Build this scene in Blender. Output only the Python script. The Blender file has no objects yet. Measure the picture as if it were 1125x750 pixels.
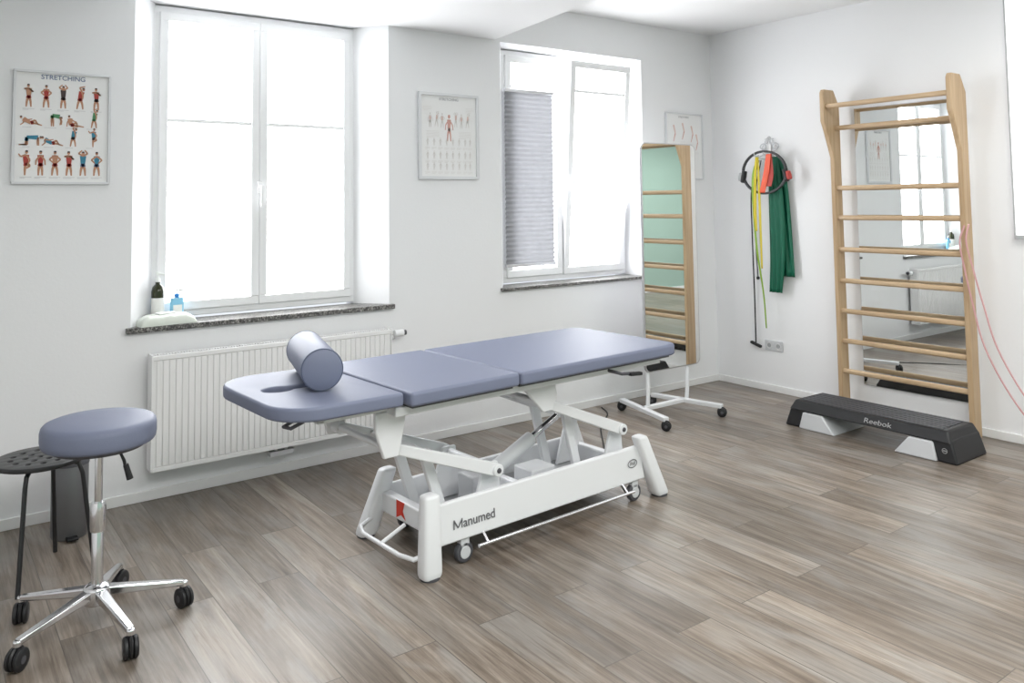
import bpy, bmesh, math, random
from mathutils import Vector, Matrix, noise as mnoise
random.seed(4)
sc=bpy.context.scene
try:
    sc.view_settings.view_transform='Standard'; sc.view_settings.look='None'
except Exception as e: print(e)
COL=bpy.context.collection
# ------------------------------------------------------------ materials
def mat(name,col,rough=.5,metal=0.,spec=.5,emis=None,es=0,bump=None,trans=0,sheen=0,var=.0,vscale=8):
    m=bpy.data.materials.new(name); m.use_nodes=True; nt=m.node_tree; b=nt.nodes['Principled BSDF']
    b.inputs['Base Color'].default_value=(*col,1); b.inputs['Roughness'].default_value=rough
    b.inputs['Metallic'].default_value=metal; b.inputs['Specular IOR Level'].default_value=spec
    if emis: b.inputs['Emission Color'].default_value=(*emis,1); b.inputs['Emission Strength'].default_value=es
    if sheen: b.inputs['Sheen Weight'].default_value=sheen
    if trans: b.inputs['Transmission Weight'].default_value=trans
    tc=nt.nodes.new('ShaderNodeTexCoord')
    if var:
        n=nt.nodes.new('ShaderNodeTexNoise'); n.inputs['Scale'].default_value=vscale; n.inputs['Detail'].default_value=4
        nt.links.new(tc.outputs['Object'],n.inputs['Vector'])
        mx=nt.nodes.new('ShaderNodeMix'); mx.data_type='RGBA'
        mx.inputs[6].default_value=(*[c*(1-var) for c in col],1); mx.inputs[7].default_value=(*[min(1,c*(1+var)) for c in col],1)
        nt.links.new(n.outputs['Fac'],mx.inputs[0]); nt.links.new(mx.outputs[2],b.inputs['Base Color'])
    if bump:
        n=nt.nodes.new('ShaderNodeTexNoise'); n.inputs['Scale'].default_value=bump[0]; n.inputs['Detail'].default_value=3
        nt.links.new(tc.outputs['Object'],n.inputs['Vector'])
        bp=nt.nodes.new('ShaderNodeBump'); bp.inputs['Strength'].default_value=bump[1]; bp.inputs['Distance'].default_value=.002
        nt.links.new(n.outputs['Fac'],bp.inputs['Height']); nt.links.new(bp.outputs[0],b.inputs['Normal'])
    return m
M={}
M['wall']=mat('wall_paint',(.86,.865,.88),.9,bump=(60,.25),var=.012,vscale=2)
M['green']=mat('sage_paint',(.36,.49,.43),.9,bump=(60,.2))
M['ceil']=mat('ceiling_paint',(.89,.895,.905),.95)
M['trim']=mat('trim_white',(.84,.84,.84),.4)
M['pvc']=mat('pvc_white',(.87,.875,.885),.35)
M['posterframe']=mat('poster_frame_white',(.72,.73,.75),.4)
M['steelwhite']=mat('powder_white',(.78,.79,.81),.35)
M['rad']=mat('radiator_white',(.86,.86,.86),.4)
M['slot']=mat('dark_slot',(.12,.12,.12),.8)
M['vinyl']=mat('blue_grey_vinyl',(.168,.188,.268),.52,bump=(400,.25),spec=.4)
M['vinyld']=mat('blue_grey_piping',(.08,.1,.16),.5)
M['black']=mat('black_plastic',(.012,.012,.014),.5)
M['blackm']=mat('black_paint',(.02,.02,.022),.35)
M['grey']=mat('grey_plastic',(.42,.43,.44),.5)
M['lgrey']=mat('light_grey_plastic',(.60,.61,.63),.5)
M['dgrey']=mat('dark_grey_plastic',(.07,.07,.08),.5)
M['chrome']=mat('chrome',(.75,.75,.77),.14,metal=1)
M['alu']=mat('aluminium',(.62,.62,.64),.3,metal=1)
M['mirror']=mat('mirror_glass',(.86,.88,.875),.01,metal=1)
def granite():
    m=bpy.data.materials.new('granite'); m.use_nodes=True; nt=m.node_tree; b=nt.nodes['Principled BSDF']; L=nt.links.new
    tc=nt.nodes.new('ShaderNodeTexCoord'); v=nt.nodes.new('ShaderNodeTexVoronoi'); v.inputs['Scale'].default_value=140; L(tc.outputs['Object'],v.inputs['Vector'])
    s=nt.nodes.new('ShaderNodeSeparateColor'); L(v.outputs['Color'],s.inputs[0]); r=nt.nodes.new('ShaderNodeValToRGB'); e=r.color_ramp.elements
    e[0].color=(.03,.03,.028,1); e[1].color=(.38,.37,.35,1); k=e.new(.6); k.color=(.13,.125,.12,1); L(s.outputs[0],r.inputs[0]); L(r.outputs[0],b.inputs['Base Color']); b.inputs['Roughness'].default_value=.35; return m
M['granite']=granite()
M['paper']=mat('paper',(.86,.86,.86),.6)
M['skin']=mat('ink_skin',(.52,.27,.17),.7); M['red']=mat('ink_red',(.42,.06,.05),.7); M['teal']=mat('ink_teal',(.05,.24,.36),.7)
M['navy']=mat('ink_navy',(.14,.19,.32),.7); M['dark']=mat('ink_dark',(.07,.05,.05),.7); M['inkgreen']=mat('ink_green',(.10,.30,.14),.7)
M['inkgrey']=mat('ink_grey',(.48,.48,.5),.7); M['pinkink']=mat('ink_pink',(.74,.55,.50),.7); M['pale']=mat('ink_pale',(.72,.70,.68),.7)
M['rose']=mat('ink_rose',(.66,.38,.33),.7)
M['bandgreen']=mat('green_latex',(.0,.115,.062),.55); M['bandorange']=mat('orange_latex',(.75,.09,.03),.5)
M['bandyellow']=mat('yellow_latex',(.62,.50,.02),.5); M['limegreen']=mat('lime_latex',(.25,.42,.03),.5)
M['pink']=mat('pink_tube',(.60,.33,.34),.45); M['redpad']=mat('red_foam',(.45,.06,.05),.7)
M['label']=mat('label_white',(.8,.8,.78),.5); M['bottle']=mat('dark_olive_glass',(.02,.025,.006),.15)
M['blueliq']=mat('pale_blue_plastic',(.25,.55,.75),.25); M['blue']=mat('blue_plastic',(.03,.22,.6),.35)
M['film']=mat('wipes_film',(.66,.70,.64),.3,var=.06,vscale=18); M['lid']=mat('lid_white',(.82,.84,.82),.35)
M['bin']=mat('brushed_bin',(.20,.20,.21),.4,metal=.5)
M['redmark']=mat('red_sticker',(.65,.04,.02),.5); M['textgrey']=mat('text_grey',(.33,.33,.33),.5); M['textdark']=mat('text_dark',(.13,.13,.14),.5)
def fabric():
    m=bpy.data.materials.new('pleated_fabric'); m.use_nodes=True; nt=m.node_tree; nt.nodes.clear(); o=nt.nodes.new('ShaderNodeOutputMaterial'); mx=nt.nodes.new('ShaderNodeMixShader'); d=nt.nodes.new('ShaderNodeBsdfDiffuse'); t=nt.nodes.new('ShaderNodeBsdfTranslucent')
    d.inputs[0].default_value=(.44,.445,.465,1); t.inputs[0].default_value=(.13,.132,.14,1); mx.inputs[0].default_value=.35
    nt.links.new(d.outputs[0],mx.inputs[1]); nt.links.new(t.outputs[0],mx.inputs[2]); nt.links.new(mx.outputs[0],o.inputs[0]); return m
M['fabric']=fabric()
def pane(name,s):
    m=bpy.data.materials.new(name); m.use_nodes=True; nt=m.node_tree; b=nt.nodes['Principled BSDF']
    b.inputs['Base Color'].default_value=(.9,.9,.9,1); b.inputs['Roughness'].default_value=.3
    b.inputs['Emission Color'].default_value=(.97,.985,1,1); b.inputs['Emission Strength'].default_value=s
    return m
M['pane']=pane('frosted_daylight_pane',8.4); M['roller']=pane('roller_blind_glow',.75); M['pane3']=pane('daylight_pane',3.0)  # roller fabric emits to stand in for daylight shining through it
def wood(name,c1,c2,axis='Z'):
    m=bpy.data.materials.new(name); m.use_nodes=True; nt=m.node_tree; b=nt.nodes['Principled BSDF']; L=nt.links.new
    tc=nt.nodes.new('ShaderNodeTexCoord'); mp=nt.nodes.new('ShaderNodeMapping')
    mp.inputs['Scale'].default_value=(40,40,2) if axis=='Z' else (40,2,40)
    L(tc.outputs['Object'],mp.inputs['Vector']); n=nt.nodes.new('ShaderNodeTexNoise'); n.inputs['Scale'].default_value=1.2; n.inputs['Detail'].default_value=5
    L(mp.outputs[0],n.inputs['Vector']); r=nt.nodes.new('ShaderNodeValToRGB'); r.color_ramp.elements[0].position=.35; r.color_ramp.elements[1].position=.65
    r.color_ramp.elements[0].color=(*c1,1); r.color_ramp.elements[1].color=(*c2,1)
    L(n.outputs['Fac'],r.inputs[0]); L(r.outputs[0],b.inputs['Base Color']); b.inputs['Roughness'].default_value=.4
    return m
M['woodz']=wood('beech_post',(.47,.32,.185),(.58,.42,.26),'Z'); M['woody']=wood('beech_rung',(.49,.34,.20),(.60,.44,.28),'Y')
def floormat():
    m=bpy.data.materials.new('vinyl_plank_floor'); m.use_nodes=True; nt=m.node_tree; b=nt.nodes['Principled BSDF']; L=nt.links.new; N=nt.nodes.new
    tc=N('ShaderNodeTexCoord'); mp=N('ShaderNodeMapping'); mp.inputs['Rotation'].default_value=(0,0,math.pi/2); L(tc.outputs['Object'],mp.inputs['Vector'])
    br=N('ShaderNodeTexBrick'); br.inputs['Scale'].default_value=1; br.inputs['Brick Width'].default_value=1.3; br.inputs['Row Height'].default_value=.18
    br.inputs['Mortar Size'].default_value=.0022; br.inputs['Mortar Smooth'].default_value=.3; br.offset=.37; br.inputs['Bias'].default_value=0
    br.inputs['Color1'].default_value=(0,0,0,1); br.inputs['Color2'].default_value=(1,1,1,1); br.inputs['Mortar'].default_value=(.5,.5,.5,1)
    L(mp.outputs[0],br.inputs['Vector'])
    sep=N('ShaderNodeSeparateColor'); L(br.outputs['Color'],sep.inputs[0])
    off=N('ShaderNodeVectorMath'); off.operation='MULTIPLY_ADD'; L(br.outputs['Color'],off.inputs[0]); off.inputs[1].default_value=(7,7,7); L(mp.outputs[0],off.inputs[2])
    def noise(sx,sy,det,rough=.6,dist=0):
        q=N('ShaderNodeMapping'); q.inputs['Scale'].default_value=(sx,sy,1); L(off.outputs[0],q.inputs['Vector'])
        n=N('ShaderNodeTexNoise'); n.inputs['Scale'].default_value=1; n.inputs['Detail'].default_value=det; n.inputs['Roughness'].default_value=rough; n.inputs['Distortion'].default_value=dist
        L(q.outputs[0],n.inputs['Vector']); return n.outputs['Fac']
    def math2(op,a,bb,c=None):
        n=N('ShaderNodeMath'); n.operation=op
        for i,x in enumerate((a,bb,c)):
            if x is None: continue
            if isinstance(x,(int,float)): n.inputs[i].default_value=x
            else: L(x,n.inputs[i])
        return n.outputs[0]
    g1=noise(2.2,55,6,.68,.35); g2=noise(1.1,10,6,.62,1.4); g3=noise(1.5,5,5,.6,.8); g4=noise(3,95,3,.6,.2)
    s=math2('ADD',math2('MULTIPLY',g1,.5),math2('MULTIPLY',g2,.5))
    r=N('ShaderNodeValToRGB'); e=r.color_ramp.elements; e[0].position=.35; e[0].color=(.11,.082,.062,1); e[1].position=.65; e[1].color=(.43,.37,.31,1)
    k=e.new(.45); k.color=(.20,.16,.125,1); k=e.new(.54); k.color=(.29,.24,.195,1); L(s,r.inputs[0])
    r3=N('ShaderNodeValToRGB'); r3.color_ramp.elements[0].position=.46; r3.color_ramp.elements[1].position=.64; L(g3,r3.inputs[0])
    c2=N('ShaderNodeMix'); c2.data_type='RGBA'; c2.inputs[7].default_value=(.36,.35,.335,1); L(r.outputs[0],c2.inputs[6]); L(math2('MULTIPLY',r3.outputs[0],.5),c2.inputs[0])
    r4=N('ShaderNodeValToRGB'); r4.color_ramp.elements[0].position=.56; r4.color_ramp.elements[1].position=.68; L(g4,r4.inputs[0])
    c5=N('ShaderNodeMix'); c5.data_type='RGBA'; c5.inputs[7].default_value=(.12,.09,.07,1); L(c2.outputs[2],c5.inputs[6]); L(math2('MULTIPLY',r4.outputs[0],.5),c5.inputs[0])
    q=N('ShaderNodeMapping'); q.inputs['Scale'].default_value=(1.3,4,1); L(off.outputs[0],q.inputs['Vector']); vo=N('ShaderNodeTexVoronoi'); vo.inputs['Scale'].default_value=1; L(q.outputs[0],vo.inputs['Vector'])
    kn=N('ShaderNodeMapRange'); kn.inputs[1].default_value=.015; kn.inputs[2].default_value=.075; kn.inputs[3].default_value=.75; kn.inputs[4].default_value=0; L(vo.outputs['Distance'],kn.inputs[0])
    c6=N('ShaderNodeMix'); c6.data_type='RGBA'; c6.inputs[7].default_value=(.08,.058,.042,1); L(c5.outputs[2],c6.inputs[6]); L(kn.outputs[0],c6.inputs[0])
    pb=N('ShaderNodeMapRange'); pb.inputs[3].default_value=.66; pb.inputs[4].default_value=1.0; L(sep.outputs[0],pb.inputs[0])
    c3=N('ShaderNodeMix'); c3.data_type='RGBA'; c3.blend_type='MULTIPLY'; c3.inputs[0].default_value=1; L(c6.outputs[2],c3.inputs[6]); L(pb.outputs[0],c3.inputs[7])
    c4=N('ShaderNodeMix'); c4.data_type='RGBA'; c4.inputs[7].default_value=(.06,.05,.04,1); L(c3.outputs[2],c4.inputs[6]); L(math2('MULTIPLY',br.outputs['Fac'],.7),c4.inputs[0])
    L(c4.outputs[2],b.inputs['Base Color'])
    rr=N('ShaderNodeMapRange'); rr.inputs[3].default_value=.26; rr.inputs[4].default_value=.44; L(g1,rr.inputs[0]); L(rr.outputs[0],b.inputs['Roughness'])
    bp=N('ShaderNodeBump'); bp.inputs['Strength'].default_value=.25; bp.inputs['Distance'].default_value=.002; L(g1,bp.inputs['Height']); L(bp.outputs[0],b.inputs['Normal'])
    return m
M['floor']=floormat()
# ------------------------------------------------------------ mesh builder
class MB:
    def __init__(s): s.bm=bmesh.new(); s.mats=[]
    def mi(s,k):
        if k not in s.mats: s.mats.append(k)
        return s.mats.index(k)
    def face(s,pts,k):
        f=s.bm.faces.new([s.bm.verts.new(p) for p in pts]); f.material_index=s.mi(k); return f
    def hexa(s,b,t,k):
        vb=[s.bm.verts.new(p) for p in b]; vt=[s.bm.verts.new(p) for p in t]; i=s.mi(k); n=len(b)
        fs=[s.bm.faces.new(vb[::-1]),s.bm.faces.new(vt)]+[s.bm.faces.new((vb[j],vb[(j+1)%n],vt[(j+1)%n],vt[j])) for j in range(n)]
        for f in fs: f.material_index=i
        return s
    def box(s,x0,x1,y0,y1,z0,z1,k):
        return s.hexa([(x0,y0,z0),(x1,y0,z0),(x1,y1,z0),(x0,y1,z0)],[(x0,y0,z1),(x1,y0,z1),(x1,y1,z1),(x0,y1,z1)],k)
    def beam(s,p0,p1,w,h,k,w1=None,h1=None,up=(0,0,1)):
        p0=Vector(p0);p1=Vector(p1);d=(p1-p0).normalized();up=Vector(up)
        if abs(d.dot(up))>.98: up=Vector((0,1,0))
        sd=d.cross(up).normalized(); u=sd.cross(d); w1=w if w1 is None else w1; h1=h if h1 is None else h1
        q=lambda p,w,h:[p-sd*w/2-u*h/2,p+sd*w/2-u*h/2,p+sd*w/2+u*h/2,p-sd*w/2+u*h/2]
        return s.hexa(q(p0,w,h)[::-1],q(p1,w1,h1)[::-1],k)
    def cyl(s,p0,p1,r0,k,r1=None,n=24,cap=True):
        return s.tube([p0,p1],[r0,r0 if r1 is None else r1],k,n,cap)
    def tube(s,pts,r,k,n=10,cap=True):
        pts=[Vector(p) for p in pts]; i=s.mi(k)
        if not isinstance(r,(list,tuple)): r=[r]*len(pts)
        rings=[]; ref=None
        for j,p in enumerate(pts):
            d=(pts[min(j+1,len(pts)-1)]-pts[max(j-1,0)])
            if d.length<1e-9: d=Vector((0,0,1))
            d.normalize()
            if ref is None:
                ref=Vector((0,0,1)) if abs(d.z)<.9 else Vector((1,0,0))
            a=d.cross(ref).normalized(); b=a.cross(d).normalized(); ref=b
            rings.append([s.bm.verts.new(p+(a*math.cos(t)+b*math.sin(t))*r[j]) for t in [2*math.pi*q/n for q in range(n)]])
        for A,B in zip(rings,rings[1:]):
            for q in range(n):
                f=s.bm.faces.new((A[q],A[(q+1)%n],B[(q+1)%n],B[q])); f.material_index=i
        if cap:
            for R in (rings[0],rings[-1]):
                try: f=s.bm.faces.new(R); f.material_index=i
                except Exception: pass
        return s
    def lathe(s,prof,k,o=(0,0,0),d=(0,0,1),n=40):
        o=Vector(o);d=Vector(d).normalized(); return s.tube_prof([o+d*h for r,h in prof],[max(r,1e-4) for r,h in prof],d,k,n)
    def tube_prof(s,pts,r,d,k,n):
        i=s.mi(k); ref=Vector((0,0,1)) if abs(d.z)<.9 else Vector((1,0,0)); a=d.cross(ref).normalized(); b=d.cross(a)
        rings=[[s.bm.verts.new(p+(a*math.cos(2*math.pi*q/n)+b*math.sin(2*math.pi*q/n))*rr) for q in range(n)] for p,rr in zip(pts,r)]
        for A,B in zip(rings,rings[1:]):
            for q in range(n):
                f=s.bm.faces.new((A[q],A[(q+1)%n],B[(q+1)%n],B[q])); f.material_index=i
        for R in (rings[0],rings[-1]):
            f=s.bm.faces.new(R); f.material_index=i
        return s
    def ball(s,c,r,k,sc=(1,1,1),n=16):
        g=bmesh.ops.create_uvsphere(s.bm,u_segments=n,v_segments=n//2,radius=r,matrix=Matrix.Translation(c)@Matrix.Diagonal((*sc,1)))
        i=s.mi(k)
        for v in g['verts']:
            for f in v.link_faces: f.material_index=i
        return s
    def mesh(s,me,k,fn):
        i=s.mi(k); vs=[s.bm.verts.new(fn(v.co)) for v in me.vertices]
        for p in me.polygons:
            try: f=s.bm.faces.new([vs[q] for q in p.vertices]); f.material_index=i
            except Exception: pass
        return s
    def done(s,name,parent=None,bevel=0,seg=2,smooth=40,label=None,loc=None):
        bmesh.ops.remove_doubles(s.bm,verts=s.bm.verts,dist=1e-6)
        bmesh.ops.recalc_face_normals(s.bm,faces=s.bm.faces)
        me=bpy.data.meshes.new(name); s.bm.to_mesh(me); s.bm.free()
        for k in s.mats: me.materials.append(M[k])
        if smooth:
            for p in me.polygons: p.use_smooth=True
            me.set_sharp_from_angle(angle=math.radians(smooth))
        o=bpy.data.objects.new(name,me); COL.objects.link(o)
        if parent: o.parent=parent
        if loc: o.location=loc
        if bevel:
            b=o.modifiers.new('b','BEVEL'); b.width=bevel; b.segments=seg; b.limit_method='ANGLE'; b.angle_limit=math.radians(40)
        if label: o['label']=label
        return o
def curvemesh(splines,z0,z1,bev,res=4):
    cu=bpy.data.curves.new('c','CURVE'); cu.dimensions='2D'; cu.fill_mode='BOTH'; cu.extrude=(z1-z0)/2-bev; cu.bevel_depth=bev; cu.bevel_resolution=res; cu.offset=-bev
    for pts in splines:
        sp=cu.splines.new('POLY'); sp.points.add(len(pts)-1); sp.use_cyclic_u=True
        for q,p in zip(sp.points,pts): q.co=(p[0],p[1],0,1)
    o=bpy.data.objects.new('c',cu); COL.objects.link(o); bpy.context.view_layer.update()
    me=bpy.data.meshes.new_from_object(o.evaluated_get(bpy.context.evaluated_depsgraph_get())); bpy.data.objects.remove(o)
    return me,(z0+z1)/2
def textmesh(t,size,bold=0,ext=.0006,align='CENTER'):
    cu=bpy.data.curves.new('t','FONT'); cu.body=t; cu.size=size; cu.align_x=align; cu.align_y='CENTER' if align=='CENTER' else 'BOTTOM_BASELINE'; cu.extrude=ext; cu.offset=bold
    o=bpy.data.objects.new('t',cu); COL.objects.link(o); bpy.context.view_layer.update()
    me=bpy.data.meshes.new_from_object(o.evaluated_get(bpy.context.evaluated_depsgraph_get())); bpy.data.objects.remove(o)
    return me
def rrect(x0,x1,y0,y1,r,n=8):
    if not isinstance(r,(list,tuple)): r=[r]*4
    out=[]
    for (cx_,cy_,a0),rr in zip(((x1,y1,0),(x0,y1,90),(x0,y0,180),(x1,y0,270)),r):
        sx=1 if cx_==x1 else -1; sy=1 if cy_==y1 else -1
        for i in range(n+1):
            a=math.radians(a0+90*i/n); out.append((cx_-sx*rr+rr*math.cos(a),cy_-sy*rr+rr*math.sin(a)))
    return out
def thing(name,loc,label,cat,rotz=0,group=None,kind=None):
    o=bpy.data.objects.new(name,None); COL.objects.link(o); o.location=loc; o.rotation_euler=(0,0,rotz); o.empty_display_size=.05
    if kind: o['kind']=kind
    else: o['label']=label; o['category']=cat
    if group: o['group']=group
    return o
def struct(o): o['kind']='structure'; return o
def tag(o,label,cat): o['label']=label; o['category']=cat; return o
# ------------------------------------------------------------ room
XL,YB,H,HS=-6.9,-6.2,3.0145,2.722
o1=(-4.74,-3.20,.885,2.722); o2=(-2.30,-.87,.93,2.712); D=.2; TH=.32
m=MB()
def prism(pl,z0,z1,k='wall'): m.hexa([(x,y,z0) for x,y in pl],[(x,y,z1) for x,y in pl],k)
s1=(.145,.155); s2=(.15,.03)
prism([(XL,0),(o1[0],0),(o1[0]+s1[0],D),(o1[0]+s1[0],TH),(XL,TH)],0,H)
prism([(o1[1],0),(o2[0],0),(o2[0]+s2[0],D),(o2[0]+s2[0],TH),(o1[1]-s1[1],TH),(o1[1]-s1[1],D)],0,H)
prism([(o2[1],0),(0.2,0),(.2,TH),(o2[1]-s2[1],TH),(o2[1]-s2[1],D)],0,H)
for (a,b,z0,z1),(sL,sR) in ((o1,s1),(o2,s2)):
    pl=[(a,0),(b,0),(b-sR,D),(b-sR,TH),(a+sL,TH),(a+sL,D)]; prism(pl,0,z0); prism(pl,z1,H)
struct(m.done('wall_north',smooth=0))
w3=(-3.75,-2.50,1.32,2.80)
m=MB(); a,b,z0,z1=w3
m.box(0,.2,b,0,0,H,'wall').box(0,.2,YB,a,0,H,'wall').box(0,.2,a,b,0,z0,'wall').box(0,.2,a,b,z1,H,'wall')
struct(m.done('wall_east',smooth=0))
struct(MB().box(XL-.1,XL,YB,0,0,H,'wall').done('wall_west',smooth=0))
struct(MB().box(XL,0,YB-.1,YB,0,H,'green').done('wall_south',smooth=0))
struct(MB().box(XL,0,YB,0,-.1,0,'floor').done('floor',smooth=0))
struct(MB().box(XL,0,YB,0,H,H+.1,'ceil').done('ceiling',smooth=0))
m=MB(); m.hexa([(XL,YB,HS),(-3.14,YB,HS),(-2.345,0,HS),(XL,0,HS)],[(XL,YB,H),(-3.14,YB,H),(-2.345,0,H),(XL,0,H)],'ceil'); struct(m.done('ceiling_soffit',smooth=0))
struct(MB().box(XL,0,-.014,0,0,.055,'trim').done('baseboard_north',bevel=.003))
struct(MB().box(-.014,0,YB,-.014,0,.055,'trim').done('baseboard_east',bevel=.003))
struct(MB().box(XL,XL+.014,YB,-.014,0,.055,'trim').done('baseboard_west',bevel=.003))
struct(MB().box(XL+.014,-.014,YB,YB+.014,0,.055,'trim').done('baseboard_south',bevel=.003))
struct(MB().hexa([(-4.765,-.035,.885),(-3.175,-.035,.885),(-3.175,0,.885),(-3.345,.2,.885),(-4.60,.2,.885),(-4.765,0,.885)],[(-4.765,-.035,.914),(-3.175,-.035,.914),(-3.175,0,.914),(-3.345,.2,.914),(-4.60,.2,.914),(-4.765,0,.914)],'granite').done('trim_1',bevel=.003))
struct(MB().hexa([(-2.32,-.03,.93),(-.85,-.03,.93),(-.85,0,.93),(-.90,.2,.93),(-2.15,.2,.93),(-2.32,0,.93)],[(-2.32,-.03,.952),(-.85,-.03,.952),(-.85,0,.952),(-.90,.2,.952),(-2.15,.2,.952),(-2.32,0,.952)],'granite').done('trim_2',bevel=.003))
# ------------------------------------------------------------ windows
def frame_rect(m,x0,x1,z0,z1,w,y0,y1,k='pvc'):
    m.box(x0,x1,y0,y1,z0,z0+w,k).box(x0,x1,y0,y1,z1-w,z1,k).box(x0,x0+w,y0,y1,z0+w,z1-w,k).box(x1-w,x1,y0,y1,z0+w,z1-w,k)
def handle(parent,x,y,z):
    m=MB(); m.box(x-.014,x+.014,y-.012,y,z-.035,z+.035,'pvc'); m.cyl((x,y-.012,z),(x,y-.045,z),.009,'pvc',n=12); m.beam((x,y-.05,z+.008),(x,y-.05,z-.12),.018,.012,'pvc'); return m.done('handle',parent,bevel=.003)
def window(n,x0,x1,z0,z1,xm,wm,zt,tilt=False):
    W=thing('window_%d'%n,((x0+x1)/2,.24,z0),'','',kind='structure'); ox,oy,oz=W.location
    m=MB(); frame_rect(m,x0-ox,x1-ox,0,z1-oz,.042,-.04,.05); m.box(xm-ox-.02,xm-ox+.02,-.03,.05,.04,z1-oz-.04,'pvc'); o=m.done('frame',W,bevel=.004)
    for side in (0,1):
        a,b=(x0+.036,xm) if side==0 else (xm,x1-.036)
        S=bpy.data.objects.new('sash',None); COL.objects.link(S); S.parent=W; S.location=(0,0,z0-oz+.036)
        hh=z1-z0-.072
        if tilt and side==1: a+=.01
        m=MB(); frame_rect(m,a-ox,b-ox,0,hh,wm,-.055,-.0)
        m.box(a-ox+wm,b-ox-wm,-.05,-.01,zt-z0-.036-.012,zt-z0-.036+.012,'pvc')
        m.done('sash_frame',S,bevel=.006,seg=3)
        MB().box(a-ox+wm-.005,b-ox-wm+.005,-.025,-.02,wm-.005,hh-wm+.005,'pane').done('glass_pane',S,smooth=0)
        if tilt and side==1: S.rotation_euler=(math.radians(4.6),0,0)
        if side==0 and n==1: handle(S,b-ox,-.055,1.63-z0)
        if tilt and side==1: handle(S,a-ox+.02,-.055,1.71-z0)
    MB().box(x0-ox+.04,x1-ox-.04,.044,.049,.04,z1-oz-.04,'pane').done('outer_pane',W,smooth=0)
    return W
W1=window(1,-4.605,-3.345,.925,2.715,-3.985,.05,2.052)
W2=window(2,-2.155,-.895,.96,2.705,-1.585,.055,2.43,tilt=True)
B=thing('pleated_blind',(-1.92,.150,2.40),'grey pleated window blind half covering the casement','blind')
m=MB(); zz0,zz1=-1.30,-.02; n=36; i=m.mi('fabric')
pv=None
for j in range(2*n+1):
    z=zz1+(zz0-zz1)*j/(2*n); y=.0055*(1 if j%2 else -1)
    v=[m.bm.verts.new((-.235,y,z)),m.bm.verts.new((.225,y,z))]
    if pv: m.bm.faces.new((pv[0],pv[1],v[1],v[0]))
    pv=v
m.done('pleated_cover',B,smooth=0)
MB().box(-.24,.23,-.014,.014,-.02,.005,'alu').done('head_rail',B,bevel=.002); MB().box(-.24,.23,-.013,.013,-1.322,-1.30,'alu').done('bottom_rail',B,bevel=.002)
W=thing('window_3',(.1,-3.125,1.32),'','',kind='structure')
m=MB(); 
for y0,y1,q0,q1 in ((-.625,.625,0,.06),(-.625,.625,1.42,1.48),(-.625,-.565,.06,1.42),(.565,.625,.06,1.42),(-.03,.03,.06,1.42)): m.box(-.03,.03,y0,y1,q0,q1,'pvc')
m.done('frame',W,bevel=.004); MB().box(0,.01,-.6,.6,.03,1.45,'pane3').done('glass_pane',W,smooth=0)
R=thing('roller_blind',(-.03,-3.12,2.93),'white translucent roller blind pulled over a window','blind')
MB().box(-.002,.0,-.70,.705,-1.62,-.01,'roller').done('blind_fabric',R,smooth=0); MB().cyl((0,-.73,0),(0,.73,0),.022,'pvc').done('roller_tube',R); MB().box(-.010,.008,-.71,.712,-1.645,-1.62,'grey').done('bottom_rail',R,bevel=.002)
for y in (-.706,.708): MB().box(-.008,.006,y-.004,y+.004,-1.62,-.01,'grey').done('side_guide',R,smooth=0)
# ------------------------------------------------------------ radiator
R=thing('radiator',(-3.95,-.07,0),'white ribbed steel panel radiator mounted below the window','radiator')
m=MB(); m.box(-.70,.70,-.040,-.025,.17,.77,'rad'); m.box(-.70,.70,-.048,-.02,.745,.77,'rad').box(-.70,.70,-.048,-.02,.17,.195,'rad')
N=42
for j in range(N):
    x=-.685+1.37*(j+.5)/N; m.box(x-.013,x+.013,-.047,-.03,.197,.743,'rad')
m.done('front_panel',R,bevel=.003)
MB().box(-.70,.70,.02,.035,.17,.77,'rad').done('back_panel',R,bevel=.003)
for a,b in ((-.708,-.70),(.70,.708)): MB().box(a,b,-.05,.04,.175,.775,'rad').done('side_panel',R,bevel=.002)
m=MB(); m.box(-.70,.70,-.018,.018,.752,.756,'slot'); 
for j in range(94):
    x=-.695+1.39*j/93; m.box(x-.0035,x+.0035,-.02,.02,.757,.772,'rad')
m.box(-.7,.7,-.002,.002,.757,.773,'rad'); m.done('top_grille',R,smooth=0)
for x in (-.5,.5): MB().box(x-.015,x+.015,.03,.069,.2,.74,'rad').done('wall_bracket',R)
m=MB(); m.cyl((.708,0,.735),(.79,0,.735),.012,'chrome').cyl((.75,0,.735),(.81,0,.735),.022,'pvc').cyl((.74,0,.705),(.74,0,.75),.014,'chrome').cyl((.80,0,.735),(.83,0,.735),.016,'dgrey'); m.done('thermostat_valve',R)
m=MB(); m.tube([(-.02,0,.17),(-.02,0,.13),(-.02,.05,.13),(-.02,.069,.13)],.009,'rad').tube([(.04,0,.17),(.04,0,.13),(.04,.05,.13),(.04,.069,.13)],.009,'rad').box(-.06,.08,-.02,.02,.125,.15,'lgrey'); m.done('pipe_connection',R)
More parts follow.
